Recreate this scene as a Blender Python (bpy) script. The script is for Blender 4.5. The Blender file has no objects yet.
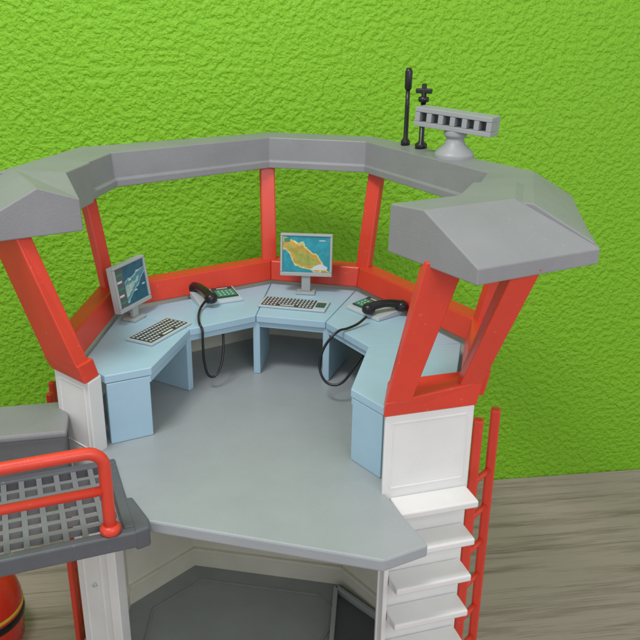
import bpy, math, random
from mathutils import Vector, Matrix
random.seed(4)
scene=bpy.context.scene; COL=scene.collection
R=math.radians
# ------------------------------------------------------------ materials
def new_mat(name):
    m=bpy.data.materials.new(name); m.use_nodes=True
    nt=m.node_tree; b=nt.nodes["Principled BSDF"]
    return m,nt,b
def N(nt,t,**k):
    n=nt.nodes.new(t)
    for a,v in k.items():
        if a in n.inputs: n.inputs[a].default_value=v
        else: setattr(n,a,v)
    return n
def plastic(name,col,rough=0.4,var=0.12,bump=0.05,spec=0.5,scale=3.0,speck=.22):
    m,nt,b=new_mat(name); L=nt.links.new
    tc=N(nt,"ShaderNodeTexCoord")
    n=N(nt,"ShaderNodeTexNoise",Scale=scale,Detail=3.0,Roughness=0.6)
    L(tc.outputs["Object"],n.inputs["Vector"])
    mp=N(nt,"ShaderNodeMapRange"); mp.inputs[1].default_value=.3; mp.inputs[2].default_value=.7
    mp.inputs[3].default_value=1-var; mp.inputs[4].default_value=1+var*.5
    L(n.outputs["Fac"],mp.inputs[0])
    # sparse dust specks and fine scuffs
    sp=N(nt,"ShaderNodeTexNoise",Scale=38.0,Detail=2.0,Roughness=.7); L(tc.outputs["Object"],sp.inputs["Vector"])
    sr=N(nt,"ShaderNodeMapRange"); sr.inputs[1].default_value=.66; sr.inputs[2].default_value=.78; sr.inputs[3].default_value=0; sr.inputs[4].default_value=speck
    L(sp.outputs["Fac"],sr.inputs[0])
    mix=N(nt,"ShaderNodeVectorMath",operation='SCALE'); mix.inputs[0].default_value=col[:3]
    L(mp.outputs[0],mix.inputs["Scale"])
    mm=N(nt,"ShaderNodeMix",data_type='RGBA'); L(sr.outputs[0],mm.inputs[0]); L(mix.outputs[0],mm.inputs[6]); mm.inputs[7].default_value=(.5,.5,.47,1)
    L(mm.outputs[2],b.inputs["Base Color"])
    n2=N(nt,"ShaderNodeTexNoise",Scale=110.0,Detail=1.0); L(tc.outputs["Object"],n2.inputs["Vector"])
    mr=N(nt,"ShaderNodeMapRange"); mr.inputs[3].default_value=max(rough-.08,.05); mr.inputs[4].default_value=rough+.12
    L(n2.outputs["Fac"],mr.inputs[0]); L(mr.outputs[0],b.inputs["Roughness"])
    if bump>.01:
        bp=N(nt,"ShaderNodeBump",Strength=bump,Distance=.01); L(n2.outputs["Fac"],bp.inputs["Height"]); L(bp.outputs[0],b.inputs["Normal"])
    b.inputs["Specular IOR Level"].default_value=spec
    return m
RED=plastic("red_plastic",(.70,.055,.026),.34,.08,.03)
REDG=plastic("glossy_red_plastic",(.70,.04,.02),.12,.05,.0)
GREY=plastic("roof_grey_plastic",(.255,.262,.268),.38,.07,.12)
DECK=plastic("deck_grey_plastic",(.335,.368,.378),.34,.07,.1,scale=2)
WHITE=plastic("white_plastic",(.76,.77,.75),.38,.05,.03)
CREAM=plastic("cream_plastic",(.72,.72,.61),.5,.08,.03)
BLUE=plastic("light_blue_plastic",(.38,.57,.69),.36,.05,.03)
BLACK=plastic("black_plastic",(.012,.012,.014),.28,.0,.03,speck=.02)
DARK=plastic("dark_grey_plastic",(.105,.115,.125),.42,.12,.08)
KBED=plastic("key_bed_dark",(.04,.045,.05),.42,.1,.0,speck=.0)
LGREY=plastic("light_grey_plastic",(.40,.435,.43),.40,.08,.04)
RGREY=plastic("radar_grey_plastic",(.33,.35,.355),.40,.08,.04)
LOWER=plastic("lower_floor_grey_plastic",(.27,.30,.29),.5,.10,.06)
PANEL=plastic("panel_greyblue",(.48,.56,.58),.38,.05,.02)
GREEN=plastic("button_green",(.03,.26,.15),.4,.1,.0)
KEYW=plastic("key_white",(.62,.66,.66),.4,.05,.0)
YEL=plastic("yellow_marking",(.7,.5,.05),.3,.05,.0)
BOX=plastic("annex_grey_plastic",(.17,.175,.178),.5,.1,.12)
GRATE=plastic("grating_grey_plastic",(.20,.21,.22),.45,.1,.08)
def map_mat(name,sea,l1,l2,l3,wide,slope,off,xf=.95,amp=.42):
    m,nt,b=new_mat(name); L=nt.links.new
    tc=N(nt,"ShaderNodeTexCoord"); sx=N(nt,"ShaderNodeSeparateXYZ"); L(tc.outputs["Object"],sx.inputs[0])
    n=N(nt,"ShaderNodeTexNoise",Scale=8.0,Detail=4.0); L(tc.outputs["Object"],n.inputs["Vector"])
    def M_(op,a,bb=0.0):
        q=N(nt,"ShaderNodeMath",operation=op)
        for i,v in enumerate((a,bb)):
            if isinstance(v,(int,float)): q.inputs[i].default_value=v
            else: L(v,q.inputs[i])
        return q.outputs[0]
    d=M_('ADD',M_('MULTIPLY',sx.outputs[0],slope),M_('SUBTRACT',sx.outputs[2],off))
    d=M_('ABSOLUTE',d)
    d=M_('SUBTRACT',wide,M_('MULTIPLY',d,2.1)); x2=M_('MULTIPLY',M_('ABSOLUTE',M_('ADD',sx.outputs[0],.03)),xf)
    d=M_('SUBTRACT',d,x2); d=M_('ADD',d,M_('MULTIPLY',M_('SUBTRACT',n.outputs["Fac"],.5),amp))
    cr=N(nt,"ShaderNodeValToRGB"); L(d,cr.inputs[0])
    e=cr.color_ramp; e.interpolation='CONSTANT'
    e.elements[0].color=(*sea,1); e.elements[0].position=0
    e.elements[1].color=(*l1,1); e.elements[1].position=.015
    x=e.elements.new(.045); x.color=(*l2,1)
    x=e.elements.new(.11); x.color=(*l3,1)
    n3=N(nt,"ShaderNodeTexNoise",Scale=22.0,Detail=2.0); L(tc.outputs["Object"],n3.inputs["Vector"])
    c2=N(nt,"ShaderNodeValToRGB"); L(n3.outputs["Fac"],c2.inputs[0]); c2.color_ramp.elements[0].position=.42; c2.color_ramp.elements[1].position=.64
    c2.color_ramp.elements[0].color=(.75,.88,.88,1); c2.color_ramp.elements[1].color=(1.12,1.1,1.05,1)
    mx=N(nt,"ShaderNodeVectorMath",operation='MULTIPLY'); L(cr.outputs[0],mx.inputs[0]); L(c2.outputs[0],mx.inputs[1])
    L(mx.outputs[0],b.inputs["Base Color"]); b.inputs["Roughness"].default_value=.3
    return m
MAP=map_mat("map_screen",(.02,.30,.38),(.68,.62,.25),(.60,.34,.06),(.36,.38,.07),.235,.60,.285,.75)
SCRB=map_mat("chart_screen",(.03,.13,.20),(.35,.52,.56),(.10,.28,.34),(.42,.55,.5),.20,-.5,.25)

def wall_mat():
    m,nt,b=new_mat("green_stucco"); L=nt.links.new
    tc=N(nt,"ShaderNodeTexCoord")
    n1=N(nt,"ShaderNodeTexNoise",Scale=19.0,Detail=2.0,Roughness=.5)
    L(tc.outputs["Object"],n1.inputs["Vector"])
    r1=N(nt,"ShaderNodeMapRange"); r1.interpolation_type='SMOOTHSTEP'; r1.inputs[1].default_value=.30; r1.inputs[2].default_value=.70
    L(n1.outputs["Fac"],r1.inputs[0])
    bp=N(nt,"ShaderNodeBump",Strength=.8,Distance=.0155); L(r1.outputs[0],bp.inputs["Height"]); L(bp.outputs[0],b.inputs["Normal"])
    lg=N(nt,"ShaderNodeTexNoise",Scale=.5,Detail=1.0); L(tc.outputs["Object"],lg.inputs["Vector"])
    c=N(nt,"ShaderNodeValToRGB"); L(lg.outputs["Fac"],c.inputs[0]); c.color_ramp.elements[0].color=(.205,.50,.018,1); c.color_ramp.elements[1].color=(.23,.54,.022,1)
    L(c.outputs[0],b.inputs["Base Color"]); b.inputs["Roughness"].default_value=.48
    b.inputs["Specular IOR Level"].default_value=.3
    return m
WALL=wall_mat()
def wood_mat():
    m,nt,b=new_mat("grey_wood_laminate"); L=nt.links.new
    tc=N(nt,"ShaderNodeTexCoord"); mp=N(nt,"ShaderNodeMapping"); mp.inputs["Scale"].default_value=(.30,5,1); L(tc.outputs["Object"],mp.inputs[0])
    n=N(nt,"ShaderNodeTexNoise",Scale=1.6,Detail=5.0,Roughness=.6); n.inputs["Distortion"].default_value=.4; L(mp.outputs[0],n.inputs["Vector"])
    mp2=N(nt,"ShaderNodeMapping"); mp2.inputs["Scale"].default_value=(.55,46,1); L(tc.outputs["Object"],mp2.inputs[0])
    n2=N(nt,"ShaderNodeTexNoise",Scale=3.0,Detail=4.0,Roughness=.7); L(mp2.outputs[0],n2.inputs["Vector"])
    a=N(nt,"ShaderNodeMath",operation='MULTIPLY_ADD'); L(n2.outputs["Fac"],a.inputs[0]); a.inputs[1].default_value=1.0; L(n.outputs["Fac"],a.inputs[2])
    c=N(nt,"ShaderNodeValToRGB"); L(a.outputs[0],c.inputs[0]); e=c.color_ramp
    e.elements[0].position=.74; e.elements[0].color=(.215,.155,.145,1); e.elements[1].position=1.0; e.elements[1].color=(.46,.36,.345,1)
    x=e.elements.new(.93); x.color=(.36,.28,.265,1)
    sx=N(nt,"ShaderNodeSeparateXYZ"); L(tc.outputs["Object"],sx.inputs[0])
    md=N(nt,"ShaderNodeMath",operation='PINGPONG'); L(sx.outputs[1],md.inputs[0]); md.inputs[1].default_value=.62
    ms=N(nt,"ShaderNodeMapRange"); ms.inputs[1].default_value=.002; ms.inputs[2].default_value=.010; ms.inputs[3].default_value=.72; ms.inputs[4].default_value=1
    L(md.outputs[0],ms.inputs[0])
    sc=N(nt,"ShaderNodeVectorMath",operation='SCALE'); L(c.outputs[0],sc.inputs[0]); L(ms.outputs[0],sc.inputs["Scale"])
    L(sc.outputs[0],b.inputs["Base Color"]); b.inputs["Roughness"].default_value=.42
    bp=N(nt,"ShaderNodeBump",Strength=.12,Distance=.01); L(a.outputs[0],bp.inputs["Height"]); L(bp.outputs[0],b.inputs["Normal"])
    return m
WOOD=wood_mat()
# ------------------------------------------------------------ mesh builder
class B:
    def __init__(s,off=(0,0,0)): s.v=[];s.f=[];s.sm=[];s.off=Vector(off)
    def add(s,vs,fs,smooth=False):
        k=len(s.v); s.v+=[Vector(p)+s.off for p in vs]
        for f in fs: s.f.append([i+k for i in f]); s.sm.append(smooth)
        return s
    def prism(s,poly,z0,z1,poly2=None):
        n=len(poly); p2=poly2 or poly
        vs=[(p[0],p[1],z0) for p in poly]+[(p[0],p[1],z1) for p in p2]
        return s.add(vs,[list(range(n))[::-1],list(range(n,2*n))]+[[i,(i+1)%n,n+(i+1)%n,n+i] for i in range(n)])
    def hexa(s,bot,top):
        return s.add(list(bot)+list(top),[[3,2,1,0],[4,5,6,7]]+[[i,(i+1)%4,4+(i+1)%4,4+i] for i in range(4)])
    def box(s,c,d,M=None):
        x,y,z=[a/2 for a in d]; c=Vector(c)
        pts=[Vector(p) for p in [(-x,-y,-z),(x,-y,-z),(x,y,-z),(-x,y,-z),(-x,-y,z),(x,-y,z),(x,y,z),(-x,y,z)]]
        if M: pts=[M@p for p in pts]
        pts=[c+p for p in pts]; return s.hexa(pts[:4],pts[4:])
    def seg(s,a,b,w,h,n=(0,0,1)):
        a=Vector(a);b=Vector(b);d=(b-a).normalized();n=Vector(n);x=d.cross(n).normalized();n=x.cross(d).normalized()
        q=[x*w/2+n*h/2,-x*w/2+n*h/2,-x*w/2-n*h/2,x*w/2-n*h/2]
        return s.hexa([a+k for k in q],[b+k for k in q])
    def tube(s,pts,r,n=12,caps=True):
        pts=[Vector(p) for p in pts]; rs=r if isinstance(r,(list,tuple)) else [r]*len(pts)
        vs=[];up=None
        for i,p in enumerate(pts):
            t=(pts[min(i+1,len(pts)-1)]-pts[max(i-1,0)]).normalized()
            if up is None:
                up=Vector((0,0,1)) if abs(t.z)<.9 else Vector((1,0,0))
            x=t.cross(up).normalized(); up=x.cross(t).normalized()
            for k in range(n):
                a=2*math.pi*k/n; vs.append(p+x*rs[i]*math.cos(a)+up*rs[i]*math.sin(a))
        fs=[]
        for i in range(len(pts)-1):
            for k in range(n): fs.append([i*n+k,i*n+(k+1)%n,(i+1)*n+(k+1)%n,(i+1)*n+k])
        s.add(vs,fs,True)
        if caps:
            k=len(s.v)-len(vs); s.f.append([k+i for i in range(n)]); s.f.append([k+len(vs)-n+i for i in range(n)][::-1]); s.sm+=[False,False]
        return s
    def lathe(s,prof,c=(0,0),n=32):
        return s.tube([(c[0],c[1],z) for r,z in prof],[r for r,z in prof],n)
    def obj(s,name,mat,parent=None,bevel=0.0,label=None,seg=2):
        me=bpy.data.meshes.new(name); me.from_pydata([tuple(p) for p in s.v],[],s.f); me.update()
        import bmesh
        bm=bmesh.new(); bm.from_mesh(me); bmesh.ops.recalc_face_normals(bm,faces=bm.faces); bm.to_mesh(me); bm.free()
        for p,q in zip(me.polygons,s.sm): p.use_smooth=q
        for mt in (mat if isinstance(mat,list) else [mat]): me.materials.append(mt)
        o=bpy.data.objects.new(name,me); COL.objects.link(o)
        if parent: o.parent=parent
        if bevel:
            md=o.modifiers.new("bevel","BEVEL"); md.width=bevel; md.segments=seg; md.limit_method='ANGLE'; md.angle_limit=R(35)
        if label: o["label"]=label
        return o
TW=Matrix.Translation((-.35,4.86,0))@Matrix.Rotation(R(-12),4,'Z')
def thing(name,label,cat,loc=(0,0,0),yaw=0,frame=TW,group=None):
    e=bpy.data.objects.new(name,None); COL.objects.link(e); e.empty_display_size=.1
    e.matrix_world=frame@Matrix.Translation(loc)@Matrix.Rotation(R(yaw),4,'Z')
    e["label"]=label; e["category"]=cat
    if group: e["group"]=group
    return e
TZ=-2.2
# ------------------------------------------------------------ setting
WY=7.3; ang=math.atan(.155)
b=B(); b.box((0,.1,3.0),(22,.2,11))
w=b.obj("wall",WALL); w.location=(0,WY,TZ); w.rotation_euler=(0,0,ang)
w["label"]="bright lime green wall with rough stucco texture"; w["category"]="wall"
b=B(); b.box((0,-5.0,-.05),(22,9.99,.1))
t=b.obj("table_top",WOOD,bevel=.01); t.location=(0,WY-.005,TZ); t.rotation_euler=(0,0,ang); t["kind"]="structure"
# ------------------------------------------------------------ tower
tower=thing("control_tower","grey, red and white toy airport control tower with open front","toy tower",(0,0,TZ))
OFF=(0,0,-TZ)
def part(): return B(OFF)
deck=[(-.90,-.74),(-.80,-.78),(-.40,-1.27),(-.30,-1.30),(.99,-1.34),(1.20,-1.16),(.90,-.72),(1.33,-.47),(1.33,.50),(.38,1.46),(-.38,1.46),(-1.33,.50),(-1.15,-.57)]
part().prism(deck,-.075,0).obj("floor",DECK,tower,.012)
W=[(-1.19,-.56),(-1.37,.52),(-.40,1.50),(.40,1.50),(1.37,.52),(1.37,-.47)]
Wi=[(-1.13,-.54),(-1.31,.50),(-.375,1.44),(.375,1.44),(1.31,.50),(1.31,-.47)]
def band(b,o,i,z0,z1):
    n=len(o)
    for k in range(n-1):
        b.hexa([(*o[k],z0),(*o[k+1],z0),(*i[k+1],z0),(*i[k],z0)],[(*o[k],z1),(*o[k+1],z1),(*i[k+1],z1),(*i[k],z1)])
b=part(); band(b,W,Wi,.001,.50); b.obj("wall",CREAM,tower)
b=part(); band(b,W,Wi,TZ,-.078); b.obj("wall",CREAM,tower)
LI=[(-1.0,-.62),(-1.12,-.05),(-.80,.52),(.45,.56),(1.0,.1),(1.0,-.60)]
LO=[(-1.06,-.62),(-1.18,-.05),(-.83,.58),(.48,.62),(1.06,.1),(1.06,-.60)]
b=part(); band(b,LO,LI,TZ+.02,-.08); b.obj("inner_wall",CREAM,tower)
b=part()
for k in range(4):
    a=Vector((*LI[k],-1.60)); c=Vector((*LI[k+1],-1.60)); b.seg(a*1+Vector((0,-.01,0)),c+Vector((0,-.01,0)),.05,.03)
b.obj("inner_moulding",CREAM,tower,.006)
b=part(); b.prism([(-1.3,-.6),(-1.3,.5),(-.38,1.4),(.38,1.4),(1.3,.5),(1.3,-.6),(1.0,-1.3),(-1.0,-1.3)],TZ+.003,TZ+.42); b.obj("base_floor",LOWER,tower,.01)
b=part()
fr=[(-.93,-.05),(-.68,.36),(.30,.40),(.50,.20),(.30,-.5),(-.8,-.6)]
for i in range(len(fr)):
    p,q=fr[i],fr[(i+1)%len(fr)]; b.seg((*p,TZ+.423),(*q,TZ+.423),.02,.012)
b.obj("floor_rim",GREY,tower,.003)
b=part()
fr=[(.42,.47),(.86,.18),(.86,-.5),(.55,-.45)]
for i in range(4):
    p,q=fr[i],fr[(i+1)%4]; b.seg((*p,TZ+.45),(*q,TZ+.45),.035,.06)
b.obj("hatch_frame",LGREY,tower,.005)
part().prism([(.44,.44),(.84,.16),(.84,-.47),(.57,-.43)],TZ+.422,TZ+.43).obj("hatch_panel",DARK,tower)
def pillar(sx):
    if sx>0:
        q=[(.895,-.75),(1.375,-.48),(1.30,-.36),(.875,-.62)]; Ln=.55
    else:
        q=[(-.895,-.75),(-1.21,-.59),(-1.16,-.50),(-.875,-.62)]; Ln=.35
    b=part(); b.prism(q,TZ+.002,.50)
    d=(Vector((*q[1],0))-Vector((*q[0],0))).normalized(); n=Vector((d.y,-d.x,0))
    if n.y>0:n=-n
    b.obj("pillar",WHITE,tower,.008)
    o=Vector((*q[0],0))
    b=part(); y=n*.0005
    A=o+d*.045+y; C=o+d*(Ln-.045)+y
    for a,c in (((A.x,A.y,.45),(C.x,C.y,.45)),((A.x,A.y,.03),(C.x,C.y,.03)),((A.x,A.y,.4445),(A.x,A.y,.0355)),((C.x,C.y,.4445),(C.x,C.y,.0355))):
        b.seg(a,c,.010,.008,n)
    b.obj("panel_frame",WHITE,tower,.003)
    if sx<0:
        b=part()
        for tt in (.07,.27):
            A=o+d*tt+n*.0005; b.seg((A.x,A.y,-.10),(A.x,A.y,TZ+.02),.012,.010,n)
        b.obj("vertical_ribs",WHITE,tower,.003)
    return o,d,n
o,d,n=pillar(1)
ZV=lambda z:Vector((0,0,z))
for k in range(8):
    z=-.03-.262*k
    a=o+d*.05; c=o+d*.535
    b=part()
    b.hexa([a+n*.002+ZV(z-.085),c+n*.002+ZV(z-.085),c+n*.178+ZV(z-.045),a+n*.178+ZV(z-.045)],
           [a+n*.002+ZV(z),c+n*.002+ZV(z),c+n*.178+ZV(z),a+n*.178+ZV(z)])
    b.obj("step",WHITE,tower,.010)
b=part(); e_=o+d*.03; b.seg(e_+n*.03+ZV(-.10),e_+n*.03+ZV(TZ+.01),.03,.06,n); b.obj("stair_cheek",WHITE,tower,.006)
pillar(-1)
b=part(); b.prism([(-.885,-.77),(-.80,-.80),(-.79,-.70),(-.87,-.66)],TZ+.4,-.078); b.obj("door_frame",WHITE,tower,.006)
b=part(); b.tube([(-1.02,-.68,-1.05),(-1.03,-.71,-1.05)],.012,12); b.obj("hinge_pin",LGREY,tower)
# sill
So=[(-1.22,-.50),(-1.42,.54),(-.42,1.55),(.42,1.55),(1.42,.54),(1.42,-.36)]
Si=[(-1.10,-.50),(-1.27,.48),(-.36,1.40),(.36,1.40),(1.27,.48),(1.27,-.36)]
So2=[(x*1.02,y*1.02) for x,y in So]; Si2=[(x*1.03,y*1.03) for x,y in Si]
b=part()
for k in range(5):
    b.hexa([(*So[k],.502),(*So[k+1],.502),(*Si[k+1],.502),(*Si[k],.502)],[(*So2[k],.66),(*So2[k+1],.66),(*Si2[k+1],.66),(*Si2[k],.66)])
b.obj("window_sill",RED,tower,.01)
def post(a,c,w,h,n,nm="window_post"):
    b=part(); b.seg(a,c,w,h,n); return b.obj(nm,RED,tower,.01)
s=1
b=part(); b.hexa([(.885*s,-.765,.502),(1.385*s,-.485,.502),(1.31*s,-.345,.502),(.865*s,-.60,.502)],
                 [(.90*s,-.785,.60),(1.41*s,-.49,.66),(1.35*s,-.345,.66),(.885*s,-.61,.66)]); b.obj("window_sill",RED,tower,.008)
b=part()
b.hexa([(.895,-.78,.59),(1.03,-.71,.59),(.98,-.61,.59),(.88,-.67,.59)],
       [(1.07,-.80,1.42),(1.27,-.70,1.42),(1.22,-.62,1.42),(1.04,-.70,1.42)])
b.obj("window_post",RED,tower,.008)
b=part()
b.hexa([(1.28,-.555,.64),(1.405,-.49,.64),(1.35,-.40,.64),(1.26,-.45,.64)],
       [(1.50,-.84,1.42),(1.64,-.76,1.42),(1.58,-.68,1.42),(1.46,-.74,1.42)])
b.obj("window_post",RED,tower,.008)
b=part()
b.hexa([(1.33,-.44,.64),(1.41,-.44,.64),(1.41,-.34,.64),(1.33,-.34,.64)],
       [(1.50,-.55,1.42),(1.58,-.55,1.42),(1.58,-.46,1.42),(1.50,-.46,1.42)])
b.obj("window_post",RED,tower,.008)
b=part()
b.hexa([(-.90,-.775,.502),(-1.215,-.61,.502),(-1.17,-.50,.502),(-.88,-.63,.502)],
       [(-.93,-.79,.62),(-1.25,-.63,.60),(-1.20,-.52,.60),(-.90,-.65,.62)]); b.obj("window_sill",RED,tower,.008)
b=part()
b.hexa([(-.94,-.785,.61),(-1.235,-.635,.59),(-1.19,-.54,.59),(-.92,-.67,.61)],
       [(-1.21,-.83,1.42),(-1.48,-.70,1.42),(-1.43,-.61,1.42),(-1.17,-.74,1.42)])
b.obj("window_post",RED,tower,.010)
for s in (-1,1):
    post((1.36*s,.50,.64),(1.53*s,.58,1.45),.10,.07,(s*.9,.4,0))
    post((.40*s,1.49,.64),(.46*s,1.66,1.45),.12,.07,(s*.4,.9,0))
ST=[((-1.20,-.20),(-1.90,-.48)),((-1.25,.55),(-1.82,.72)),((-.41,1.57),(-.50,1.95)),((.36,1.59),(.40,1.97)),((1.29,.56),(1.87,.66)),((1.20,-.20),(1.90,-.48))]
def loft(b,rows):
    m=len(rows[0]); vs=[p for r in rows for p in r]; fs=[]
    for k in range(len(rows)-1):
        for j in range(m): fs.append([k*m+j,k*m+(j+1)%m,(k+1)*m+(j+1)%m,(k+1)*m+j])
    fs+=[list(range(m)),[len(vs)-m+j for j in range(m)]]
    b.add(vs,fs); return b
def rows_of(st,prof):
    out=[]
    for i,o_ in st:
        i=Vector((*i,0));o_=Vector((*o_,0)); out.append([(i+(o_-i)*t)+Vector((0,0,z)) for t,z in prof])
    return out
loft(part(),rows_of(ST,[(0,1.40),(0,1.45),(.035,1.46),(.06,1.64),(.55,1.655),(1,1.50),(1,1.40)])).obj("roof_ring",GREY,tower,.006)
PR=[(0,1.392),(.01,1.655),(.40,1.675),(1,1.475),(1,1.392)]
loft(part(),rows_of([((.84,-.55),(1.33,-1.02)),((1.18,-.24),(1.93,-.50)),((1.24,.14),(1.89,.16))],PR)).obj("roof_cap",GREY,tower,.007)
loft(part(),rows_of([((-.92,-.58),(-1.36,-1.02))],[(0,1.392),(.01,1.58),(.38,1.665),(1,1.475),(1,1.392)])
     +rows_of([((-1.18,-.24),(-1.93,-.50)),((-1.20,.10),(-1.89,.16))],PR)).obj("roof_cap",GREY,tower,.007)
# ------------------------------------------------------------ ladders
for s,lab in ((1,"red plastic ladder beside the white stepped pillar"),(-1,"red plastic ladder behind the dark walkway")):
    l=thing("ladder",lab,"ladder",(1.44*s,-.27,TZ),0,group="red ladders beside the tower")
    p1=Vector((-.035*s,-.09,0)); p2=Vector((.065*s,.11,0))
    z=Vector((0,0,1)); h=2.55 if s>0 else 2.39; tw=.06 if s>0 else .045
    B().seg(p1,p1+z*h,tw,tw,(1,0,0)).obj("rail",RED,l,.012)
    B().seg(p2,p2+z*(h-.02),tw,tw,(1,0,0)).obj("rail",RED,l,.012)
    for k in range(8):
        zz=.25+k*.265; B().tube([p1+z*zz,p2+z*zz],.02).obj("rung",RED,l)
# ------------------------------------------------------------ desk
desk=thing("control_desk","light blue curved control desk standing on grey tower floor","desk",(0,0,.001))
IN=[(-.64,-.41),(-.64,.265),(-.265,.64),(.265,.64),(.64,.265),(.64,-.41)]
OU=[(-.865,-.60),(-1.25,.47),(-.355,1.38),(.355,1.38),(1.25,.47),(.865,-.60)]
DZ=.48
g=.004
def lerp(a,b,t): return (a[0]+(b[0]-a[0])*t,a[1]+(b[1]-a[1])*t)
for k in range(5):
    a,c,A,C=IN[k],IN[k+1],OU[k],OU[k+1]
    quad=[lerp(a,c,g),lerp(c,a,g),lerp(C,A,g),lerp(A,C,g)]
    if k==0: quad=[quad[0],quad[1],quad[2],(-1.09,-.46),quad[3]]
    if k==4:
        quad=[lerp(a,c,g),lerp(c,a,g),(.865,-.60),(1.25,-.37),(1.25,.465)]
    B().prism(quad,DZ-.055,DZ).obj("desk_top",BLUE,desk,.006)
    q0,q1=quad[0],quad[1]; i0,i1=quad[-1],quad[2]
    B().prism([lerp(q0,i0,.03),lerp(q1,i1,.03),lerp(q1,i1,.07),lerp(q0,i0,.07)],DZ-.10,DZ-.056).obj("desk_apron",BLUE,desk,.003)
for k in range(6):
    a=Vector((*IN[k],0)); c=Vector((*OU[k],0)); d=(c-a).normalized()
    L_=(c-a).length-.02 if k in (0,5) else .45
    nx=Vector((-d.y,d.x,0))
    aa=a+d*.012+nx*(0 if k not in (0,5) else (-.03 if k==0 else .03))
    b=B(); e=aa+d*L_; hw=.026
    b.hexa([aa+nx*hw,aa-nx*hw,e-nx*hw,e+nx*hw],[p+ZV(DZ-.058) for p in (aa+nx*hw,aa-nx*hw,e-nx*hw,e+nx*hw)])
    b.obj("support_panel",BLUE,desk,.005)
# ------------------------------------------------------------ devices
def monitor(loc,yaw,label,scr,tilt=-8,W2=.205,side=False,lift=.095):
    m=thing("computer_monitor",label,"monitor",loc,yaw,group="toy computer monitors on the desk")
    T=Matrix.Rotation(R(tilt),3,'X')
    b=B(); b.prism([(-.075,-.055),(.075,-.055),(.075,.055),(-.075,.055)],0,.018); b.prism([(-.035,-.015),(.035,-.015),(.035,.015),(-.035,.015)],.018,lift+.03); b.obj("stand",LGREY,m,.005)
    def P(x,y,z): v=T@Vector((x,y,z)); return (v.x,v.y,v.z+lift)
    H=.335
    def bx(b,x0,x1,y0,y1,z0,z1):
        b.hexa([P(x0,y0,z0),P(x1,y0,z0),P(x1,y1,z0),P(x0,y1,z0)],[P(x0,y0,z1),P(x1,y0,z1),P(x1,y1,z1),P(x0,y1,z1)])
    b=B()
    bx(b,-W2,W2,-.012,.03,0,H); bx(b,-W2,W2,-.03,-.0125,0,.03); bx(b,-W2,W2,-.03,-.0125,H-.018,H); bx(b,-W2,-W2+.018,-.03,-.0125,.031,H-.019); bx(b,W2-.018,W2,-.03,-.0125,.031,H-.019)
    b.obj("casing",LGREY,m,.004)
    b=B(); bx(b,-W2+.02,W2-.02,-.019,-.013,.032,H-.02); b.obj("screen",scr,m)
    if side:
        b=B(); bx(b,-W2+.022,-W2+.11,-.0205,-.0192,.035,H-.023); b.obj("screen_side_panel",DARK,m)
        for i in range(5):
            b=B(); bx(b,-W2+.03,-W2+.095-.012*(i%2),-.022,-.0207,.06+.05*i,.075+.05*i); b.obj("screen_mark",KEYW if i%2 else GREEN,m)
        for x,z in ((-.03,.2),(.07,.24),(.02,.11),(.12,.13)):
            b=B(); bx(b,x,x+.03,-.0205,-.0192,z,z+.01); b.obj("screen_mark",KEYW,m)
    else:
        b=B(); b.add([P(*p) for p in ((.03,-.0198,.05),(.165,-.0198,.05),(.17,-.0198,.075),(.12,-.0198,.10),(.07,-.0198,.085))],[[0,1,2,3,4]]); b.obj("screen_coast_patch",KEYW,m)
        b=B(); bx(b,-W2+.03,-W2+.075,-.0215,-.0195,.27,.30); b.obj("screen_mark",GREEN,m)
        b=B(); bx(b,.10,.15,-.0215,-.0195,.28,.287); b.obj("screen_mark",KEYW,m)
    return m
monitor((-.02,1.22,DZ+.002),8,"small grey monitor showing orange island map on blue",MAP,lift=.145)
monitor((-1.10,.36,DZ+.002),80,"small grey monitor with dark blue chart screen, turned sideways",SCRB,-8,.19,True)
def keyboard(loc,yaw,label,sidepad=True,w=.46,dp=.2):
    k=thing("keyboard",label,"keyboard",loc,yaw,group="toy keyboards on the desk")
    B().box((0,0,.009),(w,dp,.016)).obj("base_plate",PANEL,k,.004)
    x0=-w/2+.02; x1=w/2-(.10 if sidepad else .02)
    B().box(((x0+x1)/2,-.0,.0185),(x1-x0,dp-.036,.002)).obj("key_bed",KBED,k)
    b=B(); n=14; rs=(dp-.075)/4
    for r in range(5):
        for c in range(n):
            if r==0 and 3<c<10: continue
            b.box((x0+.020+(x1-x0-.040)*c/(n-1),-rs*2+rs*r,.0202),((x1-x0)/n*.52,rs*.50,.0012))
    b.box(((x0+x1)/2,-rs*2,.0202),(.11,rs*.50,.0012))
    b.obj("keys",KEYW,k)
    if sidepad:
        B().box((w/2-.052,.0,.0185),(.07,.10,.002)).obj("side_pad",KBED,k)
        b=B()
        for i in range(3):
            for j in range(3): b.box((w/2-.072+i*.02,-.025+j*.025,.0202),(.012,.012,.0012))
        b.obj("pad_keys",GREEN,k)
    return k
keyboard((-.04,.92,DZ+.002),0,"pale keyboard plate with dark key bed below the map screen",True,.52,.22)
keyboard((-.82,.15,DZ+.002),76,"pale keyboard plate with dark key bed on blue desk",False,.46,.22)
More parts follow.
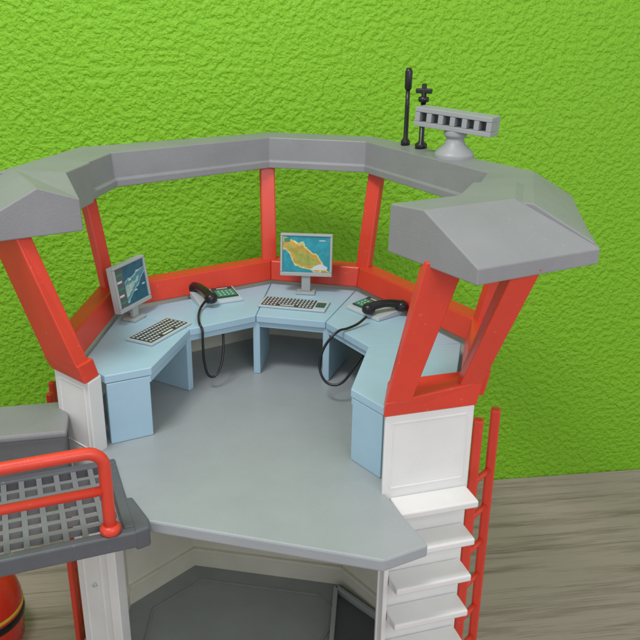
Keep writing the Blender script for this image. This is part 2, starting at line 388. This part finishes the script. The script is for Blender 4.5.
def phone(loc,yaw,label,cord,sd=1,hx=-.10,hyaw=0,hz=0.0,h=.14):
    p=thing("telephone",label,"telephone",loc,yaw,group="toy telephones on the desk")
    b=B(); b.hexa([(-.18,-.12,0),(.18,-.12,0),(.18,.13,0),(-.18,.13,0)],[(-.175,-.115,.025),(.175,-.115,.025),(.175,.125,.05),(-.175,.125,.05)])
    b.obj("phone_base",PANEL,p,.006)
    Mx=Matrix.Rotation(math.atan(.025/.24),3,'X')
    B().box((.07*sd,.015,.0445),(.17,.18,.006),Mx).obj("keypad_bed",KBED,p)
    B().box((.07*sd,-.008,.0455),(.15,.115,.006),Mx).obj("keypad",GREEN,p)
    b=B()
    for i in range(4):
        for j in range(3): b.box((.07*sd-.048+i*.032,-.042+j*.033,.0463+(-.034+j*.033)*.104),(.014,.012,.006),Mx)
    b.obj("buttons",KEYW,p)
    B().box((.07*sd,.08,.0525),(.09,.02,.005),Mx).obj("display_strip",LGREY,p)
    Rz=Matrix.Rotation(R(hyaw),3,'Z')
    b=B(); pts=[];rs=[]
    def H(y,z): return Rz@Vector((0,y,0))+Vector((hx,0,z+hz))
    for i in range(15):
        t=i/14; y=-h+2*h*t; pts.append(H(y,.080+.022*math.sin(math.pi*t))); rs.append(.029+.010*abs(t-.5))
    b.tube(pts,rs,12)
    for y in (-h+.005,h-.005):
        b.tube([H(y,.040),H(y,.052),H(y,.078),H(y,.100),H(y,.112)],[.038,.049,.050,.039,.018],18)
    b.obj("handset",BLACK,p)
    inv=(p.matrix_world.inverted())
    ctrl=[inv@(TW@Vector(c)) for c in cord]
    pts=[]
    for i in range(len(ctrl)-1):
        p0=ctrl[max(i-1,0)];p1=ctrl[i];p2=ctrl[i+1];p3=ctrl[min(i+2,len(ctrl)-1)]
        for k in range(8):
            t=k/8; pts.append(.5*((2*p1)+(p2-p0)*t+(2*p0-5*p1+4*p2-p3)*t*t+(3*p1-p0-3*p2+p3)*t**3))
    pts.append(ctrl[-1])
    B().tube(pts,.0095,8).obj("cord",BLACK,p)
    return p
bpy.context.view_layer.update()
phone((-.66,.90,DZ+.002),38,"pale grey telephone with black handset and hanging cord",
      [(-.67,.76,.55),(-.69,.64,.51),(-.66,.50,.50),(-.60,.35,.50),(-.565,.315,.46),(-.56,.30,.36),(-.555,.30,.22),(-.53,.30,.12),(-.49,.33,.10),(-.46,.38,.16),(-.46,.45,.27),(-.48,.51,.38),(-.50,.55,.43)],
      1,-.115,8,h=.155)
phone((.57,.93,DZ+.002),-38,"pale grey telephone with black handset lying crosswise, cord dangling",
      [(.56,.66,.54),(.51,.58,.51),(.45,.50,.50),(.40,.44,.50),(.345,.39,.45),(.30,.36,.36),(.29,.33,.25),(.335,.30,.17),(.405,.29,.15),(.47,.31,.18),(.53,.35,.27),(.59,.39,.37),(.62,.41,.43)],
      -1,.125,-24,h=.135)
# ------------------------------------------------------------ roof antennas
for loc,hh,lump in (((.69,1.46,1.652),.56,False),((.82,1.34,1.652),.46,True)):
    a=thing("antenna","black rod antenna upright on grey roof" if not lump else "short black antenna with knobbly discs on grey roof","antenna",loc,0,group="black antennas on the roof")
    if not lump:
        B().lathe([(.035,0),(.035,.03),(.018,.05),(.017,hh*.5),(.016,hh*.72)]).obj("mast",BLACK,a)
        B().lathe([(.02,hh*.72),(.026,hh*.74),(.028,hh*.95),(.018,hh)]).obj("tip",BLACK,a)
    else:
        B().lathe([(.045,0),(.045,.03),(.02,.05),(.018,hh)]).obj("mast",BLACK,a)
        for z in (.19,.27,.35): B().lathe([(.018,z-.022),(.038,z-.015),(.040,z+.015),(.018,z+.022)]).obj("disc",BLACK,a)
        B().box((0,0,.41),(.12,.035,.035)).obj("crossbar",BLACK,a,.008)
rd=thing("radar_antenna","light grey slotted radar bar on cone base on roof","radar",(1.08,1.06,1.655),-20)
B().lathe([(.14,-.03),(.14,.015),(.12,.04),(.075,.08),(.06,.12),(.08,.14),(.08,.175)]).obj("cone_base",RGREY,rd,.004)
Wd,Hd=.57,.13; MT=Matrix.Rotation(R(3.5),3,'Y')
def rb(b,c,dd):
    c=MT@Vector(c); b.box((c.x,c.y,c.z+.24),dd,MT)
b=B()
rb(b,(0,.05,0),(Wd,.06,Hd))
rb(b,(0,-.03,-Hd/2+.016),(Wd,.0995,.032)); rb(b,(0,-.03,Hd/2-.016),(Wd,.0995,.032))
for i in range(7): rb(b,(-Wd/2+.02+(Wd-.04)*i/6,-.029,0),(.038,.095,Hd-.065))
b.obj("slotted_bar",RGREY,rd,.004)
b=B(); rb(b,(0,.005,0),(Wd-.045,.024,Hd-.066)); b.obj("slot_backing",DARK,rd)
# ------------------------------------------------------------ walkway left (own direction)
FW=Matrix.Translation((-.95,3.53,0))@Matrix.Rotation(R(22),4,'Z')
wk=thing("walkway","dark grey grated walkway clipped to the tower floor edge","walkway",(0,0,-.085),0,FW)
Lx,Wy=2.4,.80
b=B()
b.box((-Lx/2,.03,.05),(Lx,.06,.10)); b.box((-Lx/2,Wy-.03,.05),(Lx,.06,.10)); b.box((-.03,Wy/2,.05),(.06,Wy-.121,.10)); 
b.obj("edge_frame",DARK,wk,.01)
b=B()
nx=24; st=(Lx-.06)/nx
for i in range(1,nx): b.box((-.06-st*i,Wy/2,.07),(.030,Wy-.122,.040))
ny=7; sy=(Wy-.12)/ny
for i in range(nx):
    for j in range(1,ny):
        b.box((-.06-st*(i+.5),.06+sy*j,.07),(st-.0305,.030,.040))
b.obj("grating",GRATE,wk)
b=B(); b.prism([(-.01,.0),(.07,.02),(.08,.10),(.03,.34),(-.01,.34)],-.02,.103); b.obj("clip",DARK,wk,.012)
rl=thing("railing","red tubular railing standing on dark grated walkway","railing",(-.13,.05,.015),0,FW)
b=B(); pts=[(0,0,0),(0,0,.1),(0,0,.40)]
for k in range(1,7): 
    a=k/6*math.pi/2; pts.append((-.09+.09*math.cos(a),0,.40+.09*math.sin(a)))
pts+=[(-1.0,0,.49),(-2.2,0,.49)]
b.tube(pts,.033,16).obj("top_rail",RED,rl)
B().tube([(-.0,0,.26),(-2.2,0,.26)],.026,14).obj("middle_rail",RED,rl)
B().lathe([(.05,0),(.055,.01),(.055,.035),(.04,.05)]).obj("foot",RED,rl)
B().tube([(-1.3,0,.0),(-1.3,0,.48)],.028,14).obj("rail_post",RED,rl)
bx=thing("annex_block","grey plastic annex block behind the walkway","building block",(-.23,.87,-.2),-9,FW)
b=B(); b.box((-1.2,.2,.17),(2.3,.38,.40)); b.obj("body",BOX,bx,.015)
b=B(); b.box((-1.2,.2,.395),(2.34,.42,.045)); b.obj("lid",GREY,bx,.015)
# red tank on table
tk=thing("fire_tank","shiny red round tank with black band on table","tank",(0,0,0),0,Matrix.Translation((-2.68,5.1,TZ)))
B().lathe([(.28,0),(.31,.04),(.33,.30),(.325,.42),(.30,.52),(.25,.61),(.17,.68),(.08,.72),(.04,.725)],n=40).obj("body",REDG,tk)
B().lathe([(.331,.24),(.336,.25),(.336,.30),(.331,.31)],n=40).obj("band",BLACK,tk)
B().lathe([(.3305,.33),(.3335,.335),(.3335,.355),(.3305,.36)],n=40).obj("stripe",YEL,tk)
B().lathe([(.06,.71),(.06,.75),(.03,.77)]).obj("valve",BLACK,tk)
# ------------------------------------------------------------ camera and light
cam=bpy.data.cameras.new("camera"); co=bpy.data.objects.new("camera",cam); COL.objects.link(co)
cam.sensor_width=32; cam.lens=40; cam.clip_end=100
M=Matrix.Rotation(R(90-21.2),4,'X')@Matrix.Rotation(R(.8),4,'Z'); M.translation=(0,0,2.6); co.matrix_world=M
scene.camera=co
wd=bpy.data.worlds.new("World"); scene.world=wd; wd.use_nodes=True
bg=wd.node_tree.nodes["Background"]; bg.inputs[0].default_value=(.96,.96,1,1); bg.inputs[1].default_value=.72
def area(loc,tgt,size,e,col):
    l=bpy.data.lights.new("ceiling_and_fill_light","AREA"); l.shape='RECTANGLE'; l.size=size; l.size_y=size*.6; l.energy=e; l.color=col
    o=bpy.data.objects.new("ceiling_and_fill_light",l); COL.objects.link(o); o.location=loc
    o.rotation_euler=(Vector(tgt)-Vector(loc)).to_track_quat('-Z','Y').to_euler()
area((-2.5,2.0,8),(0,5.5,0),2.4,350,(1,.98,.96))
area((3,-2,4.5),(0,5,-.5),4.0,160,(1,.985,.98))  # added fill from behind the camera to raise brightness, not a ceiling lamp
scene.view_settings.view_transform='Standard'; scene.view_settings.look='None'; scene.view_settings.exposure=0
